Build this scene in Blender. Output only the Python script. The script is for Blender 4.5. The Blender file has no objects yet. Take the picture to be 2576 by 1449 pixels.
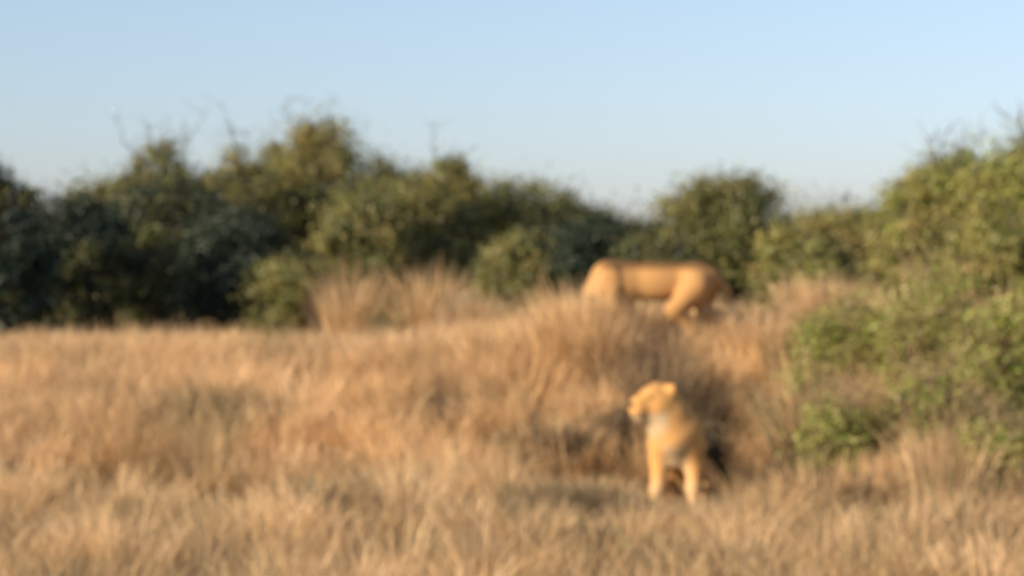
import bpy, math, random
import numpy as np
from mathutils import Vector, Matrix

# ------------------------------------------------------------------ camera, sky, sun, exposure
S = bpy.context.scene
COL = S.collection
EYE = 2.24                     # eye height over the ground where the nearer lioness stands
FPX = 6000.0                   # focal length in pixels of a 2576 pixel wide picture
HOR = 560.0                    # row of the horizon in that picture
PITCH = math.atan((724.5 - HOR) / FPX)
cam = bpy.data.cameras.new('camera')
cam.sensor_width = 36.0
cam.lens = 36.0 * FPX / 2576.0
cam.clip_start = 0.1
cam.clip_end = 8000.0
cam_ob = bpy.data.objects.new('camera', cam)
cam_ob.location = (0, 0, EYE)
cam_ob.rotation_euler = (math.pi / 2 - PITCH, 0, 0)
COL.objects.link(cam_ob)
S.camera = cam_ob
DEFOCUS_ON = True            # the photograph is taken out of focus
cam.dof.use_dof = DEFOCUS_ON
cam.dof.focus_distance = 3.0
cam.dof.aperture_fstop = 6.2
cam.dof.aperture_blades = 0

SUN_EL = math.radians(23)
SUN_AZ = math.radians(60)      # from straight behind the camera round to its left
sun_dir = Vector((-math.sin(SUN_AZ) * math.cos(SUN_EL), -math.cos(SUN_AZ) * math.cos(SUN_EL), math.sin(SUN_EL)))
W = bpy.data.worlds.new('World')
S.world = W
W.use_nodes = True
wn = W.node_tree.nodes
bg = wn['Background']
sky = wn.new('ShaderNodeTexSky')
sky.sky_type = 'NISHITA'
sky.sun_disc = False
sky.sun_elevation = SUN_EL
sky.sun_rotation = math.atan2(sun_dir.x, sun_dir.y)
sky.altitude = 300
sky.air_density = 1.0
sky.dust_density = 0.2
sky.ozone_density = 3.5
# dry-season air: the pale yellow of the low sky is greyed towards lilac
wl = W.node_tree.links
wtc = wn.new('ShaderNodeTexCoord'); wsx = wn.new('ShaderNodeSeparateXYZ'); wcr = wn.new('ShaderNodeValToRGB')
wcr.color_ramp.elements[0].position = 0.0; wcr.color_ramp.elements[0].color = (.60, .645, .87, 1)
wcr.color_ramp.elements[1].position = .12; wcr.color_ramp.elements[1].color = (.88, .84, .86, 1)
wmx = wn.new('ShaderNodeMix'); wmx.data_type = 'RGBA'; wmx.blend_type = 'MULTIPLY'; wmx.inputs[0].default_value = 1
wl.new(wtc.outputs['Generated'], wsx.inputs[0]); wl.new(wsx.outputs['Z'], wcr.inputs[0])
wl.new(sky.outputs[0], wmx.inputs[6]); wl.new(wcr.outputs[0], wmx.inputs[7])
whs = wn.new('ShaderNodeHueSaturation'); whs.inputs['Saturation'].default_value = .84
wl.new(wmx.outputs[2], whs.inputs['Color']); wl.new(whs.outputs[0], bg.inputs[0])
bg.inputs[1].default_value = 0.11
sun = bpy.data.lights.new('sun', 'SUN')
sun.energy = 4.5
sun.angle = math.radians(0.6)
sun.color = (1.0, 0.83, 0.62)
sun_ob = bpy.data.objects.new('sun', sun)
sun_ob.rotation_euler = (-sun_dir).to_track_quat('-Z', 'Y').to_euler()
sun_ob.location = (-20, -10, 20)
COL.objects.link(sun_ob)
S.view_settings.view_transform = 'Standard'
S.view_settings.look = 'None'
S.view_settings.exposure = 0.6
S.view_settings.gamma = 1.0
S.cycles.max_bounces = 5
S.cycles.diffuse_bounces = 3
S.cycles.transmission_bounces = 3
S.cycles.transparent_max_bounces = 4

rng = np.random.default_rng(11)
random.seed(5)

# ------------------------------------------------------------------ helpers
def tag(o, label=None, cat=None, group=None, kind=None):
    if label: o['label'] = label
    if cat: o['category'] = cat
    if group: o['group'] = group
    if kind: o['kind'] = kind
    return o

def ss(a, b, x):
    t = np.clip((np.asarray(x, float) - a) / (b - a), 0, 1)
    return t * t * (3 - 2 * t)

_tab = np.random.default_rng(3).random((256, 256))
def vnoise(x, y):
    x = np.asarray(x, float); y = np.asarray(y, float)
    xi = np.floor(x).astype(int); yi = np.floor(y).astype(int)
    fx = x - xi; fy = y - yi
    fx = fx * fx * (3 - 2 * fx); fy = fy * fy * (3 - 2 * fy)
    g = lambda i, j: _tab[i % 256, j % 256]
    return (g(xi, yi) * (1 - fx) * (1 - fy) + g(xi + 1, yi) * fx * (1 - fy)
            + g(xi, yi + 1) * (1 - fx) * fy + g(xi + 1, yi + 1) * fx * fy)

def fbm(x, y):
    return (vnoise(x, y) + .5 * vnoise(2.1 * x + 7, 2.1 * y + 3) + .25 * vnoise(4.3 * x + 17, 4.3 * y + 9)) / 1.75

def ground_z(x, y):
    """Level near the camera, then a bank up to a low rise that carries the farther lioness."""
    x = np.asarray(x, float); y = np.asarray(y, float)
    top = 0.62 + 0.36 * np.exp(-((x - 1.6) / 2.3) ** 2) + 0.25 * ss(3.0, 6.0, x)
    z = top * ss(18.9, 23.2, y - 0.12 * x)
    z = z - 0.12 * ss(1.2, .5, np.hypot((x - 1.78) / .3, (y - 20.1) / .8))
    z = z - 0.55 * ss(27, 55, y) * (top / 0.7)
    z = z + 0.10 * (fbm(x * .5 + 4, y * .5) - .5) * ss(4, 10, y)
    return z - 0.05 * ss(16, 8, y)

def at(px, D):
    """World x of a picture column (2576 wide) at distance D."""
    return (px - 1288.0) / FPX * D

def z_at(py, D):
    return EYE - (py - HOR) / FPX * D

def np_mesh(name, V, F, mat, cols=None, parent=None, smooth=False):
    V = np.asarray(V, np.float32); F = np.asarray(F, np.int32)
    n = F.shape[1]
    me = bpy.data.meshes.new(name)
    me.vertices.add(len(V)); me.vertices.foreach_set('co', V.ravel())
    me.loops.add(F.size); me.loops.foreach_set('vertex_index', F.ravel())
    me.polygons.add(len(F))
    me.polygons.foreach_set('loop_start', np.arange(0, F.size, n, dtype=np.int32))
    me.polygons.foreach_set('use_smooth', np.full(len(F), smooth))
    if cols is not None:
        a = me.attributes.new('tint', 'FLOAT_COLOR', 'POINT')
        c = np.ones((len(V), 4), np.float32); c[:, :3] = cols
        a.data.foreach_set('color', c.ravel())
    me.materials.append(mat)
    me.update(calc_edges=True)
    o = bpy.data.objects.new(name, me)
    COL.objects.link(o)
    if parent: o.parent = parent
    return o

def empty(name, loc):
    o = bpy.data.objects.new(name, None)
    o.location = loc
    COL.objects.link(o)
    return o

# ------------------------------------------------------------------ materials
def new_mat(name):
    m = bpy.data.materials.new(name); m.use_nodes = True
    nt = m.node_tree; nt.nodes.clear()
    return m, nt, nt.nodes.new('ShaderNodeOutputMaterial')

def leaf_mat(name, trans=0.45, gloss=0.012):
    m, nt, out = new_mat(name)
    N = nt.nodes; L = nt.links
    at_ = N.new('ShaderNodeAttribute'); at_.attribute_name = 'tint'
    d = N.new('ShaderNodeBsdfDiffuse'); t = N.new('ShaderNodeBsdfTranslucent')
    g = N.new('ShaderNodeBsdfGlossy'); g.inputs['Roughness'].default_value = .55
    mx = N.new('ShaderNodeMixShader'); mx.inputs[0].default_value = trans
    m2 = N.new('ShaderNodeMixShader'); m2.inputs[0].default_value = gloss
    L.new(at_.outputs['Color'], d.inputs['Color']); L.new(at_.outputs['Color'], t.inputs['Color'])
    L.new(d.outputs[0], mx.inputs[1]); L.new(t.outputs[0], mx.inputs[2])
    L.new(mx.outputs[0], m2.inputs[1]); L.new(g.outputs[0], m2.inputs[2])
    L.new(m2.outputs[0], out.inputs[0])
    return m

def noise_mat(name, c1, c2, scale, rough=.9, bump=.3):
    m, nt, out = new_mat(name)
    N = nt.nodes; L = nt.links
    p = N.new('ShaderNodeBsdfPrincipled'); p.inputs['Roughness'].default_value = rough
    p.inputs['Specular IOR Level'].default_value = .15
    tc = N.new('ShaderNodeTexCoord'); nz = N.new('ShaderNodeTexNoise')
    nz.inputs['Scale'].default_value = scale; nz.inputs['Detail'].default_value = 6
    cr = N.new('ShaderNodeValToRGB')
    cr.color_ramp.elements[0].color = (*c1, 1); cr.color_ramp.elements[1].color = (*c2, 1)
    cr.color_ramp.elements[0].position = .32; cr.color_ramp.elements[1].position = .68
    b = N.new('ShaderNodeBump'); b.inputs['Strength'].default_value = bump; b.inputs['Distance'].default_value = .03
    L.new(tc.outputs['Object'], nz.inputs['Vector']); L.new(nz.outputs['Fac'], cr.inputs[0])
    L.new(cr.outputs[0], p.inputs['Base Color']); L.new(nz.outputs['Fac'], b.inputs['Height'])
    L.new(b.outputs[0], p.inputs['Normal']); L.new(p.outputs[0], out.inputs[0])
    return m

def fur_mat():
    m, nt, out = new_mat('lion_fur')
    N = nt.nodes; L = nt.links
    p = N.new('ShaderNodeBsdfPrincipled'); p.inputs['Roughness'].default_value = .85
    p.inputs['Specular IOR Level'].default_value = .12
    p.inputs['Sheen Weight'].default_value = .03
    at_ = N.new('ShaderNodeAttribute'); at_.attribute_name = 'tint'
    tc = N.new('ShaderNodeTexCoord')
    mp = N.new('ShaderNodeMapping'); mp.inputs['Scale'].default_value = (30, 90, 60)
    nz = N.new('ShaderNodeTexNoise'); nz.inputs['Scale'].default_value = 1.6; nz.inputs['Detail'].default_value = 5
    mr = N.new('ShaderNodeMapRange'); mr.inputs['To Min'].default_value = .86; mr.inputs['To Max'].default_value = 1.12
    mu = N.new('ShaderNodeMix'); mu.data_type = 'RGBA'; mu.blend_type = 'MULTIPLY'; mu.inputs[0].default_value = 1
    b = N.new('ShaderNodeBump'); b.inputs['Strength'].default_value = .35; b.inputs['Distance'].default_value = .01
    L.new(tc.outputs['Object'], mp.inputs['Vector']); L.new(mp.outputs[0], nz.inputs['Vector'])
    L.new(nz.outputs['Fac'], mr.inputs['Value'])
    L.new(at_.outputs['Color'], mu.inputs[6]); L.new(mr.outputs[0], mu.inputs[7])
    L.new(mu.outputs[2], p.inputs['Base Color']); L.new(nz.outputs['Fac'], b.inputs['Height'])
    L.new(b.outputs[0], p.inputs['Normal']); L.new(p.outputs[0], out.inputs[0])
    return m

def plain_mat(name, c, rough):
    m, nt, out = new_mat(name)
    p = nt.nodes.new('ShaderNodeBsdfPrincipled')
    p.inputs['Base Color'].default_value = (*c, 1); p.inputs['Roughness'].default_value = rough
    nt.links.new(p.outputs[0], out.inputs[0])
    return m

M_SOIL = noise_mat('dry_soil', (.07, .046, .026), (.15, .105, .06), 1.7, .95, .6)
M_GRASS = leaf_mat('dry_grass', .30, .02)
M_LEAF = leaf_mat('leaf', .35, .05)
M_BARK = noise_mat('bark', (.07, .055, .04), (.20, .165, .125), 9, .9, .5)
M_FUR = fur_mat()
M_STEM = noise_mat('dry_stem', (.22, .15, .08), (.38, .28, .16), 9, .9, .3)
M_EYE = plain_mat('lion_eye', (.25, .13, .02), .15)
M_NOSE = plain_mat('lion_nose', (.07, .035, .03), .5)

# ------------------------------------------------------------------ ground
xs = np.concatenate([[-4000, -1500, -500, -200, -90, -50], np.arange(-30, 30.01, .4), [50, 90, 200, 500, 1500, 4000]])
ys = np.concatenate([[-3000, -800, -200, -50, -15], np.arange(0, 62, .35), [75, 100, 160, 300, 700, 1800, 6000]])
X, Y = np.meshgrid(xs, ys)
fade = ss(120, 40, np.hypot(X, Y))
Z = ground_z(X, Y) + .05 * (fbm(X * 1.7, Y * 1.7) - .5) * fade
nx, ny = len(xs), len(ys)
idx = np.arange(nx * ny).reshape(ny, nx)
F = np.stack([idx[:-1, :-1], idx[:-1, 1:], idx[1:, 1:], idx[1:, :-1]], -1).reshape(-1, 4)
g = np_mesh('ground', np.stack([X, Y, Z], -1).reshape(-1, 3), F, M_SOIL, smooth=True)
tag(g, kind='structure')

# ------------------------------------------------------------------ lionesses: one continuous body each, from a blended field
def surface_nets(fn, lo, hi, h):
    ax = [np.arange(lo[i], hi[i] + h, h) for i in range(3)]
    P = np.stack(np.meshgrid(*ax, indexing='ij'), -1)
    f = fn(P.reshape(-1, 3)).reshape(P.shape[:3])
    n = f.shape
    acc = np.zeros((n[0] - 1, n[1] - 1, n[2] - 1, 3)); cnt = np.zeros(acc.shape[:3])
    sl = lambda o, m: tuple(slice(o[i], n[i] - 1 + o[i] if m[i] else n[i] - 1 + o[i]) for i in range(3))
    for a in range(3):
        for u in (0, 1):
            for v in (0, 1):
                o0 = [0, 0, 0]; b, c = [i for i in range(3) if i != a]
                o0[b] = u; o0[c] = v
                o1 = list(o0); o1[a] = 1
                f0 = f[sl(o0, (1, 1, 1))]; f1 = f[sl(o1, (1, 1, 1))]
                cr = (f0 < 0) != (f1 < 0)
                t = np.where(cr, f0 / np.where(cr, f0 - f1, 1), 0)
                q = np.zeros(acc.shape); q[..., b] = u; q[..., c] = v; q[..., a] = t
                acc += np.where(cr[..., None], q, 0); cnt += cr
    has = cnt > 0
    vid = -np.ones(has.shape, int); vid[has] = np.arange(has.sum())
    base = np.stack(np.nonzero(has), -1)
    V = (base + acc[has] / cnt[has][:, None]) * h + np.array(lo)
    quads = []
    for a in range(3):
        b, c = (a + 1) % 3, (a + 2) % 3
        o1 = [0, 0, 0]; o1[a] = 1
        s0 = [slice(None)] * 3; s1 = [slice(None)] * 3
        s0[a] = slice(0, n[a] - 1); s1[a] = slice(1, n[a])
        f0 = f[tuple(s0)]; f1 = f[tuple(s1)]
        cr = (f0 < 0) != (f1 < 0)
        I = np.stack(np.nonzero(cr), -1)
        ok = (I[:, b] > 0) & (I[:, c] > 0) & (I[:, b] < n[b] - 1) & (I[:, c] < n[c] - 1)
        I = I[ok]
        fl = f0[tuple(I.T)] < 0
        def g(db, dc):
            J = I.copy(); J[:, b] += db; J[:, c] += dc
            return vid[tuple(J.T)]
        q = np.stack([g(-1, -1), g(0, -1), g(0, 0), g(-1, 0)], -1)
        q[~fl] = q[~fl][:, ::-1]
        quads.append(q)
    return V, np.concatenate(quads)

def cone(a, b, ra, rb, k=.045):
    a = np.array(a, float); b = np.array(b, float)
    def d(P):
        ab = b - a
        t = np.clip(((P - a) @ ab) / (ab @ ab), 0, 1)
        return np.linalg.norm(P - a - t[:, None] * ab, axis=1) - (ra + (rb - ra) * t)
    return d, k

def ell(c, r, R=None, k=.045):
    c = np.array(c, float); r = np.array(r, float)
    def d(P):
        q = P - c
        if R is not None: q = q @ R
        k0 = np.linalg.norm(q / r, axis=1); k1 = np.linalg.norm(q / (r * r), axis=1) + 1e-9
        return k0 * (k0 - 1) / k1
    return d, k

def field(prims):
    def f(P):
        v = None
        for d, k in prims:
            e = d(P)
            if v is None: v = e; continue
            h = np.clip(.5 + .5 * (v - e) / k, 0, 1)
            v = v * (1 - h) + e * h - k * h * (1 - h)
        return v
    return f

def head_frame(c, yaw, pitch):
    R = Matrix.Rotation(yaw, 3, 'Z') @ Matrix.Rotation(-pitch, 3, 'Y')
    return np.array(c, float), np.array(R)

def lion(pose):
    P = []
    sit = pose.get('sit', False)
    if sit:                                      # haunches on the ground, spine sloping up to the withers
        P += [ell((-.36, 0, .24), (.22, .175, .22), k=.06), cone((-.30, 0, .30), (-.06, 0, .50), .19, .175, .06),
              cone((-.06, 0, .50), (.10, 0, .62), .175, .18, .06), ell((.15, 0, .58), (.15, .165, .22), k=.06)]
    else:                                        # trunk: deep chest, tucked belly, strong rump
        P += [ell((.30, 0, .715), (.27, .165, .205), k=.05), ell((-.04, 0, .73), (.32, .145, .182), k=.04),
              ell((-.44, 0, .76), (.22, .15, .16), k=.04), cone((-.46, 0, .83), (.40, 0, .845), .08, .08, .05)]
    for s in (1, -1):
        sh, el, wr, an = pose['fore'][s]
        P += [ell((sh[0], s * (.115 if sit else .135), sh[2] + .05), (.11, .075, .19), k=.04 if sit else .022)]
        P += [cone((sh[0], s * .12, sh[2]), el, .10, .078), cone(el, wr, .074, .055), cone(wr, an, .054, .05)]
        pw = (an[0] + .055, an[1], max(.045, an[2] - .03))
        P += [ell(pw, (.095, .068, .05))]
        P += [ell((pw[0] + .065, pw[1] + q * .03, pw[2] - .008), (.036, .019, .033), k=.012) for q in (-1.5, -.5, .5, 1.5)]
        hp, kn, hk, ft = pose['hind'][s]
        P += [ell((hp[0], s * (.115 if sit else .13), hp[2] - .03), (.14, .09, .16 if sit else .19), k=.04 if sit else .022)]
        P += [cone((hp[0], s * .12, hp[2]), kn, .14, .088, .04), cone(kn, hk, .075, .046), cone(hk, ft, .047, .046)]
        pw = (ft[0] + .06, ft[1], max(.042, ft[2] - .03))
        P += [ell(pw, (.10, .062, .046))]
        P += [ell((pw[0] + .07, pw[1] + q * .028, pw[2] - .006), (.036, .018, .031), k=.012) for q in (-1.5, -.5, .5, 1.5)]
    hc, R = head_frame(pose['head'], pose['yaw'], pose['pitch'])
    hs = pose.get('head_size', 1.0)
    w = lambda v: hc + R @ (np.array(v, float) * hs)
    nb = pose['neck']
    P += [cone((.16, 0, .66) if sit else (.42, 0, .76), nb, .18 if sit else .18, .155, .07), cone(nb, w((-.06, 0, -.01)), .155, .125, .06)]
    # head: skull, brow, bridge, muzzle, jaw, cheeks, ears
    E = lambda v, rr, k=.045: ell(w(v), np.array(rr) * hs, R, k)
    K = lambda a, b, ra, rb, k=.045: cone(w(a), w(b), ra * hs, rb * hs, k)
    P += [E((0, 0, 0), (.135, .112, .112)), K((.05, 0, .038), (.165, 0, .004), .064, .05),
          K((.07, 0, -.035), (.165, 0, -.045), .078, .068), K((.04, 0, -.08), (.15, 0, -.10), .06, .045, .025)]
    for s in (1, -1):
        P += [E((.015, s * .078, -.045), (.078, .047, .068)), E((-.05, s * .094, .076), (.028, .046, .042), .035),
              E((.165, s * .028, -.05), (.045, .034, .036), .02), E((.075, s * .05, .055), (.04, .025, .02), .02)]
    if sit: P += [cone(w((.03, 0, -.07)), (.22, -.02, .62), .115, .15, .06)]     # full throat
    tl = pose['tail']
    for i in range(len(tl) - 1):
        P.append(cone(tl[i], tl[i + 1], .04 - .004 * i, .036 - .004 * i, .03))
    P.append(ell(tl[-1], (.042, .04, .075), k=.03))
    allp = np.array([hc] + list(tl) + [(.9, .35, 1.0), (-.9, -.35, 0)])
    lo = np.minimum(allp.min(0) - .3, (-.95, -.36, -.04)); hi = np.maximum(allp.max(0) + .3, (.8, .36, 1.05))
    lo[2] = -.03
    V, Q = surface_nets(field(P), lo, hi, .0145)
    # one pass of smoothing keeps the net from showing
    for _ in range(2):
        A = np.zeros_like(V); c = np.zeros(len(V))
        for i in range(4):
            for j in (1, 3):
                np.add.at(A, Q[:, i], V[Q[:, (i + j) % 4]]); np.add.at(c, Q[:, i], 1)
        V = .5 * V + .5 * A / c[:, None]
    # coat pattern: tawny, darker along the spine, pale below, inside the legs, on chin and chest; dark ear backs and tail tip
    tawny = np.array(pose['coat']); pale = np.array((.66, .50, .30)); dark = np.array((.15, .075, .03))
    C = np.tile(tawny, (len(V), 1))
    C *= (.94 + .12 * fbm(V[:, 0] * 7 + 9, V[:, 2] * 7 + V[:, 1] * 5))[:, None]
    mixin = lambda C, c, t: C * (1 - t[:, None]) + np.asarray(c) * t[:, None]
    if not sit:
        C = mixin(C, dark, .85 * ss(.835, .885, V[:, 2]) * ss(.55, .42, V[:, 0]))
    C = mixin(C, pale, .8 * ss(.60, .50, V[:, 2]) * ss(.13, .05, np.abs(V[:, 1])) * (ss(.12, .2, V[:, 0]) if sit else 1))
    C = mixin(C, pale, .55 * ss(.36, .18, V[:, 2]))
    C = mixin(C, pale, .10 * (ss(.18, .28, V[:, 0]) if sit else ss(.44, .58, V[:, 0])) * ss(.80, .66, V[:, 2]) * ss(.16, .06, np.abs(V[:, 1])) * ss(.24, .34, np.linalg.norm(V - hc, axis=1)))
    H = (V - hc) @ R / hs
    near = np.linalg.norm(H, axis=1) < .32
    C = np.where(near[:, None], mixin(C, pale, .85 * ss(-.055, -.085, H[:, 2]) * ss(-.02, .06, H[:, 0]) * ss(.23, .15, np.linalg.norm(H - np.array((.08, 0, -.06)), axis=1))), C)
    C = np.where(near[:, None], mixin(C, (.06, .04, .03), .9 * ss(.105, .125, H[:, 2]) * ss(-.05, -.058, H[:, 0])), C)
    C = np.where(near[:, None], mixin(C, (.10, .06, .04), 0.35 * ss(.012, .004, np.abs(H[:, 2] + .068)) * ss(.12, .15, H[:, 0])), C)
    C = mixin(C, (.07, .045, .03), ss(.10, .06, np.linalg.norm(V - np.array(tl[-1]), axis=1)))
    body = np_mesh('lioness', V, Q, M_FUR, C, smooth=True)
    # eyes and nose
    F_ = field(P)
    def surf(p, d):                              # walk outwards until the skin is reached
        p = np.array(p, float); d = np.array(d, float)
        for _ in range(200):
            if F_(w(p)[None])[0] > 0: break
            p = p + d * .001
        return w(p)
    for s in (1, -1):                            # set into the skin, so that only a low lens shows
        sphere_part('eye', surf((.10, s * .045, .03), (.5, s * .8, .3)) - R @ np.array((.5, s * .8, .3)) * .011, .021, M_EYE, body)
    sphere_part('nose', surf((.17, 0, -.008), (1, 0, .1)), .03, M_NOSE, body, (.5, 1.2, .75), R)
    return body

def sphere_part(name, c, r, m, parent, sc=(1, 1, 1), R=None):
    import bmesh
    bm = bmesh.new()
    bmesh.ops.create_uvsphere(bm, u_segments=14, v_segments=10, radius=r)
    for v in bm.verts:
        p = np.array(v.co) * np.array(sc)
        if R is not None: p = R @ p
        v.co = Vector(p + c)
    me = bpy.data.meshes.new(name); bm.to_mesh(me); bm.free()
    for f in me.polygons: f.use_smooth = True
    me.materials.append(m)
    o = bpy.data.objects.new(name, me); o.parent = parent
    COL.objects.link(o)
    return o

# nearer lioness: upright on her haunches, forelegs apart, head turned to her right
pose_near = dict(
    sit=True, head_size=1.12, coat=(.70, .365, .12),
    fore={1: ((.17, .12, .54), (.15, .13, .42), (.21, .135, .22), (.22, .15, .07)),
          -1: ((.17, -.12, .54), (.15, -.13, .42), (.21, -.14, .22), (.22, -.165, .07))},
    hind={1: ((-.34, .13, .28), (-.08, .20, .27), (-.38, .17, .08), (-.12, .19, .06)),
          -1: ((-.34, -.12, .28), (-.12, -.145, .26), (-.38, -.13, .08), (-.14, -.14, .06))},
    neck=(.20, -.06, .78), head=(.255, -.135, .895), yaw=math.radians(-48), pitch=math.radians(-4),
    tail=[(-.52, 0, .14), (-.64, .10, .06), (-.60, .26, .05), (-.44, .36, .05), (-.30, .38, .05)])
D1 = 18.2
l1 = lion(pose_near)
ang = math.radians(-100)
# the forefeet stand where the photograph shows them
fx, fy = .22, 0
l1.rotation_euler = (0, 0, ang)
px1, D1x = 1702, D1
l1.location = (at(px1, D1x) - fx * math.cos(ang), D1x - fx * math.sin(ang), 0)
l1.location.z = float(ground_z(l1.location.x, D1x)) + .01
tag(l1, 'bright golden lioness nearest the camera, two pale legs showing in a gap in the grass', 'lioness', 'lionesses in the grass')

# farther lioness: broadside on the rise, head lowered into the grass on the left
pose_far = dict(
    coat=(.50, .275, .105),
    fore={1: ((.38, .13, .66), (.36, .14, .48), (.54, .135, .26), (.60, .135, .09)),
          -1: ((.34, -.13, .66), (.24, -.14, .48), (.20, -.135, .25), (.10, -.135, .10))},
    hind={1: ((-.44, .12, .70), (-.22, .165, .46), (-.40, .14, .28), (-.30, .14, .07)),
          -1: ((-.50, -.12, .70), (-.46, -.15, .46), (-.80, -.13, .34), (-.86, -.13, .10))},
    neck=(.50, .02, .61), head=(.55, .02, .32), yaw=math.radians(6), pitch=math.radians(-58),
    tail=[(-.62, 0, .80), (-.72, -.02, .66), (-.77, -.03, .46), (-.78, -.03, .28), (-.82, -.03, .17)])
D2 = 23.1
l2 = lion(pose_far)
l2.rotation_euler = (0, 0, math.radians(180 - 6))
l2.location = (at(1640, D2), D2, float(ground_z(at(1640, D2), D2)) - .025)
tag(l2, 'farther lioness standing broadside on the rise before the dark bushes, legs hidden by tall grass', 'lioness', 'lionesses in the grass')

# ------------------------------------------------------------------ grass (nobody could count it)
def blades(base, height, lean, az, width, tint0, tint1, droop):
    """Ribbons of four cross sections; every argument is an array over blades."""
    n = len(base)
    t = np.array([0, .38, .72, 1.0])[None, :, None]
    d = np.stack([np.cos(az), np.sin(az), np.zeros(n)], -1)[:, None, :]
    up = np.array([0, 0, 1.0])[None, None, :]
    L = height[:, None, None]; ln = lean[:, None, None]; dr = droop[:, None, None]
    p = base[:, None, :] + d * L * (ln * t + dr * t ** 3) + up * L * (t * (1 - .25 * ln ** 2) - .45 * dr * t ** 3)
    side_az = az + rng.uniform(-1.5, 1.5, n)
    sd = np.stack([-np.sin(side_az), np.cos(side_az), np.zeros(n)], -1)[:, None, :]
    wv = width[:, None, None] * np.array([.8, 1, .8, .12])[None, :, None] * .5
    V = np.stack([p - sd * wv, p + sd * wv], 2).reshape(n, 8, 3)
    k = np.arange(n)[:, None, None] * 8
    q = np.array([[0, 1, 3, 2], [2, 3, 5, 4], [4, 5, 7, 6]])[None]
    Fq = (k + q).reshape(-1, 4)
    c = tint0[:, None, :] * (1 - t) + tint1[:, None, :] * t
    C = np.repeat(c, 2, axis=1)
    return V.reshape(-1, 3), Fq, C.reshape(-1, 3)

PAL = np.array([(.62, .415, .20), (.54, .36, .19), (.69, .49, .275), (.36, .26, .155), (.35, .30, .155)])

def gap_mask(x, y):
    """Bare hollows: 0 where no grass stands."""
    m = np.ones_like(x)
    for cx, cy, rx, ry in [(.50, 18.9, .5, .6), (.85, 18.9, .25, .7), (1.24, 18.5, .34, 1.0), (1.78, 20.1, .17, .75), (1.66, 21.2, .2, .6),
                           (1.42, 22.9, .62, .42), (.0, 16.6, .2, .7), (-1.0, 15.6, .25, .5), (-.72, 20.8, .25, .6),
                           (.95, 15.3, .35, .6), (-2.2, 16.5, .2, .6), (2.6, 18.6, .3, .4), (-1.5, 18.4, .2, .5)]:
        m = m * ss(.75, 1.2, np.hypot((x - cx) / rx, (y - cy) / ry))
    return m

def sight_cap(x, y):
    """Tallest grass that stands between the camera and the nearer lioness without hiding her legs."""
    cap = np.full_like(x, 9.0)
    near = (y < 18.4) & (np.abs(x - 1.25 * y / 18.2) < .36 * y / 18.2)
    line = EYE - (EYE - .21) / 18.2 * y
    cap = np.where(near, np.maximum(line, .07), cap)
    scrub = (y < 19.0) & (np.abs(x - .52 * y / 19.3) < .5 * y / 19.3)  # grass kept low before the dark scrub added as shade
    far = (y > 20.5) & (y < 23.0) & (np.abs(x - 1.50 * y / 23.1) < .32 * y / 23.1)
    gz = ground_z(x, y)
    cap = np.where(far, np.minimum(cap, np.maximum(EYE - (795 - HOR) / FPX * y - gz, .10)), cap)
    return np.where(scrub, np.minimum(cap, np.maximum(EYE - (EYE - .27) / 19.2 * y, .08)), cap)

def tussocks(n, x0, x1, y0, y1, hmin, hmax, nb, rad, pal_w, keep=None, tip=1.12, wid=.007, spread=.55, dim=1.0):
    y = rng.uniform(y0, y1, n) ; x = rng.uniform(x0, x1, n)
    ok = np.abs(x) < (.235 * y + .9)
    if keep is not None: ok &= rng.random(n) < keep(x, y)
    ok &= rng.random(n) < gap_mask(x, y)
    x = x[ok]; y = y[ok]; n = len(x)
    h = rng.uniform(hmin, hmax, n) * (.75 + .5 * fbm(x * .8 + 31, y * .8))
    ci = rng.choice(len(PAL), n, p=np.array(pal_w) / np.sum(pal_w))
    tc = dim * PAL[ci] * rng.uniform(.8, 1.15, (n, 1)) * (.84 + .34 * ss(.34, .62, fbm(x * 2.1 + 55, y * 1.0 + 12)))[:, None]
    r = rng.uniform(.6, 1.2, n) * rad
    i = np.repeat(np.arange(n), nb); m = len(i)
    a = rng.uniform(0, 2 * np.pi, m); rr = np.sqrt(rng.random(m)) * r[i]
    bx = x[i] + np.cos(a) * rr; by = y[i] + np.sin(a) * rr
    base = np.stack([bx, by, ground_z(bx, by) - .02], -1)
    hh = h[i] * rng.uniform(.45, 1.1, m)
    hh = np.minimum(hh, sight_cap(bx, by) * rng.uniform(.8, 1.1, m))
    lean = (rr / r[i]) * spread * rng.uniform(.4, 1.2, m) + rng.uniform(0, .15, m)
    az = a + rng.uniform(-.5, .5, m)
    w = wid * rng.uniform(.6, 1.4, m)
    t1 = tc[i] * rng.uniform(.85, 1.15, (m, 1)) * tip
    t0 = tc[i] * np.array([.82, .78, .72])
    return blades(base, hh, lean, az, w, t0, t1, rng.uniform(0, .35, m))

def join(parts):
    Vs, Fs, Cs, o = [], [], [], 0
    for v, f, c in parts:
        Vs.append(v); Fs.append(f + o); Cs.append(c); o += len(v)
    return np.concatenate(Vs), np.concatenate(Fs), np.concatenate(Cs)

G = []
clump = lambda x, y: .08 + .92 * ss(.40, .58, fbm(x * 1.6 + 3, y * 1.1))
# foreground: knee-high mottled tufts over litter
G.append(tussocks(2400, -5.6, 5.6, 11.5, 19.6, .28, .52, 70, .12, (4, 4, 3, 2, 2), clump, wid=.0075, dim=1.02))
G.append(tussocks(2200, -5.6, 5.6, 11.5, 20.0, .08, .20, 40, .16, (3, 4, 2, 4, 3), None, wid=.007, spread=1.1, dim=.95))
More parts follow.
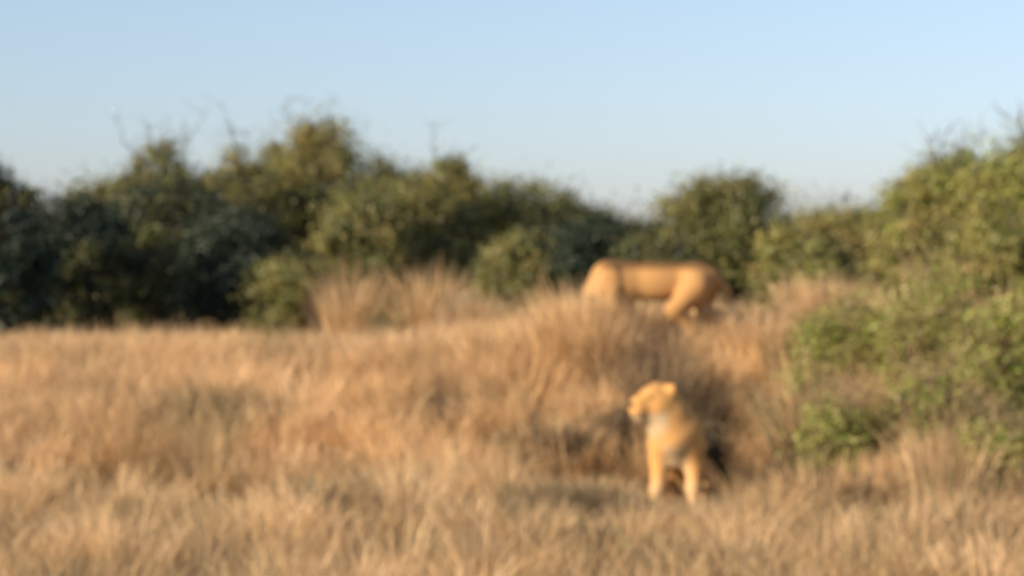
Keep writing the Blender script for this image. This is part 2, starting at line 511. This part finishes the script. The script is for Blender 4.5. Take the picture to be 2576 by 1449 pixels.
# old grey-brown tufts and fresh bright ones scattered through them
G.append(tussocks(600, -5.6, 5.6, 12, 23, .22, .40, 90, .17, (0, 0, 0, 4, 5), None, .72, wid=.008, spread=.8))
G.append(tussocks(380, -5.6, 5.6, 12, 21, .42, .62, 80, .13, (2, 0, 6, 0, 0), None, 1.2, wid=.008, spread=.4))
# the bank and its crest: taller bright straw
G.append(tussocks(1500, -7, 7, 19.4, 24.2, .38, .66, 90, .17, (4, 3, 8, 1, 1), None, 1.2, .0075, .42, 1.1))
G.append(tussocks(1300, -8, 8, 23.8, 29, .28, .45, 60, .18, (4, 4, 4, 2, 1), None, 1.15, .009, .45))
G.append(tussocks(900, -13, 13, 29, 45, .25, .45, 50, .22, (3, 4, 3, 3, 2), None, 1.1, .012, .5))
# tall dry stands among the bushes; the browner mixes stand in for part shade
def stand(px, D, top, half, n, pal=(4, 3, 5, 1, 1)):
    cx = at(px, D); hw = half / FPX * D
    h = z_at(top, D) - float(ground_z(cx, D))
    return tussocks(n, cx - hw, cx + hw, D - .5, D + .5, h * .8, h * 1.15, 110, .2, pal, None, 1.1, .011, .16)
for a in [(872, 27.5, 645, 28, 7), (1075, 27.0, 640, 42, 9), (1180, 26.0, 720, 60, 8, (0, 1, 0, 4, 3)), (960, 27.0, 710, 70, 8, (0, 1, 0, 4, 3)), (1440, 22.2, 720, 50, 12), (1520, 22.0, 770, 40, 8),
          (2095, 23.2, 690, 65, 22, (1, 0, 7, 0, 0)), (1990, 22.0, 770, 80, 14), (1960, 24.0, 760, 60, 8), (1410, 22.2, 770, 80, 16), (1290, 22.0, 800, 90, 14), (2480, 22.0, 700, 130, 14), (2250, 19.2, 960, 140, 12), (2450, 18.3, 1000, 120, 12), (2300, 20.6, 800, 160, 14), (2200, 17.6, 1110, 160, 14), (2060, 19.2, 900, 60, 9), (2160, 18.6, 960, 90, 12), (2420, 17.4, 1060, 130, 14), (2380, 19.2, 900, 120, 6)]:
    G.append(stand(*a))
# grey-brown matted patches
def patch(px, D, top, half, n, dim=.62, dep=.4):
    cx = at(px, D); hw = half / FPX * D
    h = max(.12, z_at(top, D) - float(ground_z(cx, D)))
    return tussocks(n, cx - hw, cx + hw, D - dep, D + dep, h * .8, h * 1.2, 110, .15, (0, 0, 0, 4, 3), None, 1.05, .010, .6, dim)
for a in [(1115, 20.8, 945, 55, 16), (1745, 20.6, 915, 70, 20),
          (1440, 20.3, 1030, 130, 26), (370, 16.6, 1230, 45, 9), (330, 15.6, 1310, 50, 10), (520, 15.8, 1290, 45, 9),
          (830, 17.0, 1190, 50, 9), (1240, 16.6, 1220, 40, 8), (1450, 16.8, 1180, 80, 14), (1500, 14.9, 1330, 90, 16), 
          (1080, 15.0, 1340, 70, 11), (690, 14.4, 1400, 70, 10),
          (480, 20.8, 950, 60, 8)]:
    G.append(patch(*a))
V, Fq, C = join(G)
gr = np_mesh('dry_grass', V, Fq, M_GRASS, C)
tag(gr, 'tall dry straw coloured grass covering the ground and the rise', 'grass', kind='stuff')
N_GRASS = len(Fq)

# ------------------------------------------------------------------ trees and bushes
def tubes(segs, sides=6):
    """segs: list of (p0, p1, r0, r1)."""
    Vs, Fs, o = [], [], 0
    for p0, p1, r0, r1 in segs:
        p0 = np.asarray(p0, float); p1 = np.asarray(p1, float)
        d = p1 - p0; L = np.linalg.norm(d)
        if L < 1e-5: continue
        d /= L
        u = np.cross(d, (0, 0, 1.0) if abs(d[2]) < .9 else (1.0, 0, 0)); u /= np.linalg.norm(u); v = np.cross(d, u)
        a = np.arange(sides) * 2 * np.pi / sides
        ring = np.cos(a)[:, None] * u + np.sin(a)[:, None] * v
        Vs += [p0 - d * r0 * .3 + ring * r0, p1 + ring * r1]
        k = np.arange(sides); k2 = (k + 1) % sides
        Fs.append(np.stack([o + k, o + k2, o + sides + k2, o + sides + k], -1)); o += 2 * sides
    return np.concatenate(Vs), np.concatenate(Fs)

def limb(p0, p1, r0, r1, n=4, wob=.12):
    p0 = np.asarray(p0, float); p1 = np.asarray(p1, float)
    L = np.linalg.norm(p1 - p0)
    pts = [p0 + (p1 - p0) * t + (0 if t in (0, 1) else 1) * rng.normal(0, wob * L / n, 3) for t in np.linspace(0, 1, n + 1)]
    rs = np.linspace(r0, r1, n + 1)
    return [(pts[i], pts[i + 1], rs[i], rs[i + 1]) for i in range(n)], pts

def leaves(centers, rads, count, size, palette, flat=.75, loose=.25):
    K = len(centers)
    i = rng.integers(0, K, count)
    d = rng.normal(0, 1, (count, 3)); d /= np.linalg.norm(d, axis=1)[:, None]
    rr = rads[i] * rng.random(count) ** .5 * np.where(rng.random(count) < loose, 1.9, 1.0)
    p = centers[i] + d * rr[:, None] * np.array([1, 1, flat])
    n = d * .9 + rng.normal(0, .5, (count, 3)) + np.array([0, 0, .3]); n /= np.linalg.norm(n, axis=1)[:, None]
    u = np.cross(n, rng.normal(0, 1, (count, 3))); u /= np.linalg.norm(u, axis=1)[:, None]
    v = np.cross(n, u)
    s = size * rng.uniform(.6, 1.35, count)[:, None]
    V = np.stack([p - u * s, p + v * s * .48, p + u * s, p - v * s * .48], 1).reshape(-1, 3)
    Fq = np.arange(count * 4).reshape(-1, 4)
    ct = np.asarray(palette)[rng.integers(0, len(palette), K)]
    c = ct[i] * rng.uniform(.7, 1.3, (count, 1))
    return V, Fq, np.repeat(c, 4, axis=0)

OLIVE = [(0.298, 0.267, 0.074), (0.248, 0.243, 0.061), (0.348, 0.278, 0.086), (0.212, 0.225, 0.061)]
YELLOW = [(0.368, 0.316, 0.086), (0.31, 0.299, 0.081), (0.402, 0.322, 0.103), (0.265, 0.27, 0.069)]
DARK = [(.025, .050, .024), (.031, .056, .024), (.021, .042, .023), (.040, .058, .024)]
MID = [(.165, .165, .045), (.19, .18, .05), (.14, .155, .042), (.22, .195, .058)]
FRESH = [(.36, .40, .08), (.30, .36, .07), (.40, .39, .10), (.38, .32, .12)]

def tree(name, label, cat, px, top, half, D, pal, n_leaf, group, size=.05, n_cl=46, low=.12, stems=4, twigs=0, cl=.34,
         depth=.8, twig_up=.35, peak=1.0, bark=None, loose=.4):
    global rng
    rng = np.random.default_rng(int(px * 7 + top * 13 + D * 101) % 100000)
    cx = at(px, D); gz = float(ground_z(cx, D))
    H = z_at(top, D) - gz; Rw = half / FPX * D * (1.12 if D > 28 else 1.0)
    root = empty(name, (cx, D, gz))
    n_cl = int(n_cl * 1.7); cl = cl * .78
    cen = []
    while len(cen) < n_cl:
        q = rng.uniform(-1, 1, 3)
        r = np.linalg.norm(q)
        if r > 1 or r < .35 * rng.random(): continue
        zz = low + (1 - low) * (q[2] * .5 + .5)
        wid = 1.0 if zz < .55 else math.sqrt(max(0, 1 - ((zz - .55) / .5) ** 2)) ** peak
        cen.append((q[0] * Rw * wid * .95, q[1] * Rw * depth * wid, zz * H - cl * .5 * (zz > .8)))
    cen = np.array(cen)
    cen[:, 2] += (H - cl * Rw * .75 - cen[:, 2].max()) * (cen[:, 2] / H).clip(0, 1)
    rad = np.clip(rng.uniform(.5, 1.5, n_cl) * cl * Rw, .12, 2)
    segs, nodes = [], []
    for s in range(stems):
        a = rng.uniform(0, 2 * np.pi); r = rng.uniform(.2, .6)
        tip = (math.cos(a) * Rw * r, math.sin(a) * Rw * depth * r, H * rng.uniform(.55, .8))
        b = (rng.normal(0, .06), rng.normal(0, .06), -.08)
        r0 = .022 * H + .02
        sg, pts = limb(b, tip, r0 * rng.uniform(.7, 1.1), r0 * .3, 5)
        segs += sg; nodes += pts[1:]
    nodes = np.array(nodes)
    for c in cen:
        dd = np.linalg.norm(nodes - c, axis=1) + 2.0 * np.maximum(0, nodes[:, 2] - c[2])
        j = int(np.argmin(dd))
        sg, pts = limb(nodes[j], c, .011 * H * .5 + .006, .005, 3)
        segs += sg
        for _ in range(2):
            e = c + rng.normal(0, 1, 3) * cl * Rw * .8 + np.array([0, 0, .1])
            sg, _p = limb(pts[2], e, .007, .003, 2); segs += sg
    for _ in range(twigs):                       # bare twigs standing out of the crown
        c = cen[int(np.argmax(cen[:, 2] + rng.normal(0, .25 * H, n_cl)))]
        e = c + np.array([rng.normal(0, .25), rng.normal(0, .2), twig_up * rng.uniform(.5, 1.3) * H * .5])
        sg, pts = limb(c, e, .009, .004, 4, .25); segs += sg
        for _k in range(6):
            q = pts[rng.integers(1, 5)]
            sg, _p = limb(q, q + np.array([rng.normal(0, .16), rng.normal(0, .16), rng.uniform(.03, .28)]), .005, .002, 2); segs += sg
    v, f = tubes(segs, 5)
    np_mesh('trunk', v, f, bark or M_BARK, parent=root, smooth=True)
    v, f, c = leaves(cen, rad, int(n_leaf * 2.3), size * .6, pal, .75, loose)
    np_mesh('crown', v, f, M_LEAF, c, parent=root)
    tag(root, label, cat, group)
    return root

GL = 'bushes and trees along the far edge of the grass'
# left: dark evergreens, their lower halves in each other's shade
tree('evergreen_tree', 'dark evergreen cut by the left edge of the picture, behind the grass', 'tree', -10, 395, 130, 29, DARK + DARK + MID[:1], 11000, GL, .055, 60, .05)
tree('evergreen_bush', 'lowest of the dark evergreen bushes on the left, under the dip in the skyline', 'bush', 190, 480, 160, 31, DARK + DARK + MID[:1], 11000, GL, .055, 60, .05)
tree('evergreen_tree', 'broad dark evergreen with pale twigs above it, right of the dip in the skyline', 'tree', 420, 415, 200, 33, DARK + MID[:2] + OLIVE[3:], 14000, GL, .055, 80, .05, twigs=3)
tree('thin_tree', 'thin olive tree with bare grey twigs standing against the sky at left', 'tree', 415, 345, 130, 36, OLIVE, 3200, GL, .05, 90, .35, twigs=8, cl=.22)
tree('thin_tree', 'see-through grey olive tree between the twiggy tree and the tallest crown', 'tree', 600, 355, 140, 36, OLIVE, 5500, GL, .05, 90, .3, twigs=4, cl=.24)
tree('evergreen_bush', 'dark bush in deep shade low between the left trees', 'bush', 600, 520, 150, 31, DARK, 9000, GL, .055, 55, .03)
tree('olive_tree', 'tallest olive tree left of centre, yellowish at its pointed top', 'tree', 800, 285, 165, 37, OLIVE + YELLOW[:1], 11000, GL, .055, 60, .15, twigs=3, peak=1.3)
tree('olive_tree', 'olive tree on the sloping skyline right of the tallest crown', 'tree', 985, 375, 165, 37, OLIVE + MID[:2], 10000, GL, .055, 55, .1)
tree('twiggy_tree', 'narrow olive tree with a bare twig pointing up near the centre', 'tree', 1130, 385, 105, 35, OLIVE, 7000, GL, .05, 70, .1, twigs=4, cl=.32)
tree('olive_tree', 'flat topped olive tree with dark hollows left of the farther lioness', 'tree', 1310, 428, 200, 36, OLIVE + MID[:2], 11000, GL, .055, 60, .08)
tree('olive_bush', 'low olive bush in front of the flat topped tree', 'bush', 1300, 570, 110, 30, OLIVE + MID[:1], 6000, GL, .05, 40, .05)
tree('olive_bush', 'low green bush with dry grass at its foot, left of centre', 'bush', 740, 640, 100, 28.5, OLIVE + MID[:2], 5000, GL, .05, 36, .05)
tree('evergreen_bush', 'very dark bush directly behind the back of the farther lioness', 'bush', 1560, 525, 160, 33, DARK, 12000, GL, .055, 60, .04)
tree('round_tree', 'round topped olive yellow tree above the rump of the farther lioness', 'tree', 1820, 425, 150, 33, OLIVE[:2] + MID, 15000, GL, .055, 70, .05, peak=.75)
tree('olive_bush', 'small sunlit bush to the right of the farther lioness', 'bush', 1975, 565, 85, 27, YELLOW, 5500, GL, .05, 36, .05)
tree('olive_bush', 'low olive bush at the right with a thin spire of twigs on its top', 'bush', 2150, 505, 150, 37, YELLOW[1:] + OLIVE, 8000, GL, .055, 46, .05, twigs=3, twig_up=.4)
for lab, px, top, half, D, pal in [
        ('mid green tree filling the skyline between the twiggy tree and the dip at left', 310, 415, 140, 38, MID + OLIVE[:2]),
        ('olive tree just left of the tallest crown, its top level with the grey tree', 700, 345, 120, 39, OLIVE + MID[:2]),
        ('green tree under the long slope of the skyline, left of the bare twig', 1060, 430, 120, 34, OLIVE + MID),
        ('rounded green tree at the right end of the long slope, before the skyline drops', 1440, 480, 110, 37, MID + OLIVE[:1]),
        ('brownish olive tree in the middle of the thicket above the tan grass', 900, 470, 140, 33, OLIVE + MID[:1])]:
    tree('olive_tree', lab, 'tree', px, top, half, D, pal, 9500, GL, .055, 60, .05)
for lab, px, top, half, D in [
        ('low olive bush on the slope beside the small sunlit bush right of the farther lioness', 2070, 600, 85, 26),
        ('low green bush on the slope at the left foot of the sunlit trees at right', 2270, 600, 90, 25.2),
        ('dark green low bush in the notch between the farther lioness and the round tree', 1640, 580, 110, 31)]:
    tree('olive_bush', lab, 'bush', px, top, half, D, (YELLOW + MID[:2]) if px > 1700 else DARK + MID, 6500, GL, .05, 60, .03)
# far bushes closing the gaps
for lab, px, top, half in [('hazy far bush closing the skyline at the foot of the dip on the left', 130, 500, 200),
                           ('dark far bush behind the low skyline left of the round topped tree', 1600, 535, 220),
                           ('far olive bush closing the gap between the twiggy tree and the flat topped tree', 1170, 440, 240),
                           ('far olive bush on the low skyline right of the round topped tree', 2000, 515, 190)]:
    tree('far_bush', lab, 'bush', px, top, half, 52, MID if px < 1900 else OLIVE, 9000, GL, .08, 50, .03)
# dark scrub added in place of shade either side of the nearer lioness
SHADE_BROWN = [(.15, .095, .04), (.18, .115, .05), (.10, .068, .03), (.11, .085, .034)]
GD = 'added dark scrub standing in for shade beside the nearer lioness'
tree('shade_scrub', 'long low dark brown scrub added in place of shade left of the nearer lioness', 'bush', 1430, 1080, 120, 19.6, SHADE_BROWN, 1800, GD, .03, 40, .02, 5, depth=.35, cl=.30, peak=.7)
tree('shade_scrub', 'darkest upright scrub added in place of shade at the left side of the nearer lioness', 'bush', 1562, 1025, 44, 19.7, SHADE_BROWN, 1100, GD, .03, 24, .02, 4, cl=.4)
tree('shade_scrub', 'dark narrow scrub added in place of shade on the right side of the nearer lioness', 'bush', 1795, 1070, 34, 18.9, SHADE_BROWN, 1200, GD, .03, 24, .02, 4, cl=.4)
# right: sunlit olive trees nearer by
GR = 'sunlit trees at the right edge'
tree('olive_tree', 'sunlit olive tree at right with loose twigs leaning out over the low skyline', 'tree', 2400, 365, 185, 24.5, YELLOW + FRESH[:1], 13000, GR, .045, 80, .1, twigs=6)
tree('olive_tree', 'tallest sunlit olive tree, cut by the right edge of the picture', 'tree', 2590, 310, 200, 23.5, YELLOW + FRESH[:1], 13000, GR, .045, 80, .1, twigs=4)
tree('olive_bush', 'sunlit olive bush filling the foot of the two trees at the right edge', 'bush', 2480, 520, 170, 22.6, YELLOW + FRESH[:2], 7000, GR, .045, 60, .05)
# right foreground: loose leafy shrubs in the dry grass
GS = 'loose green shrubs at right in front of the trees'
for lab, px, top, half, D, n in [
        ('green shrub beside the bright dry grass, leftmost of the loose shrubs at right', 2130, 735, 145, 20.5, 2600),
        ('bright green twiggy shrub in the middle of the shrubs at right', 2340, 690, 165, 20.0, 3400),
        ('green shrub against the right edge below the tall olive tree', 2540, 730, 150, 19.3, 2600),
        ('low yellow green shrub nearest the lioness in the foreground at right', 2100, 990, 100, 18.4, 1000),
        ('brownish half bare shrub low between the two leafy ones at right', 2320, 930, 150, 18.6, 1500),
        ('small bright green shrub low at the right edge of the picture', 2530, 1060, 100, 17.4, 1900)]:
    tree('leafy_shrub', lab, 'shrub', px, top, half, D, FRESH, int(n * 1.35), GS, .040, 70, .08, 9, twigs=6, cl=.24, twig_up=.35, peak=.5, loose=.7, bark=M_STEM)
print('grass faces', N_GRASS)
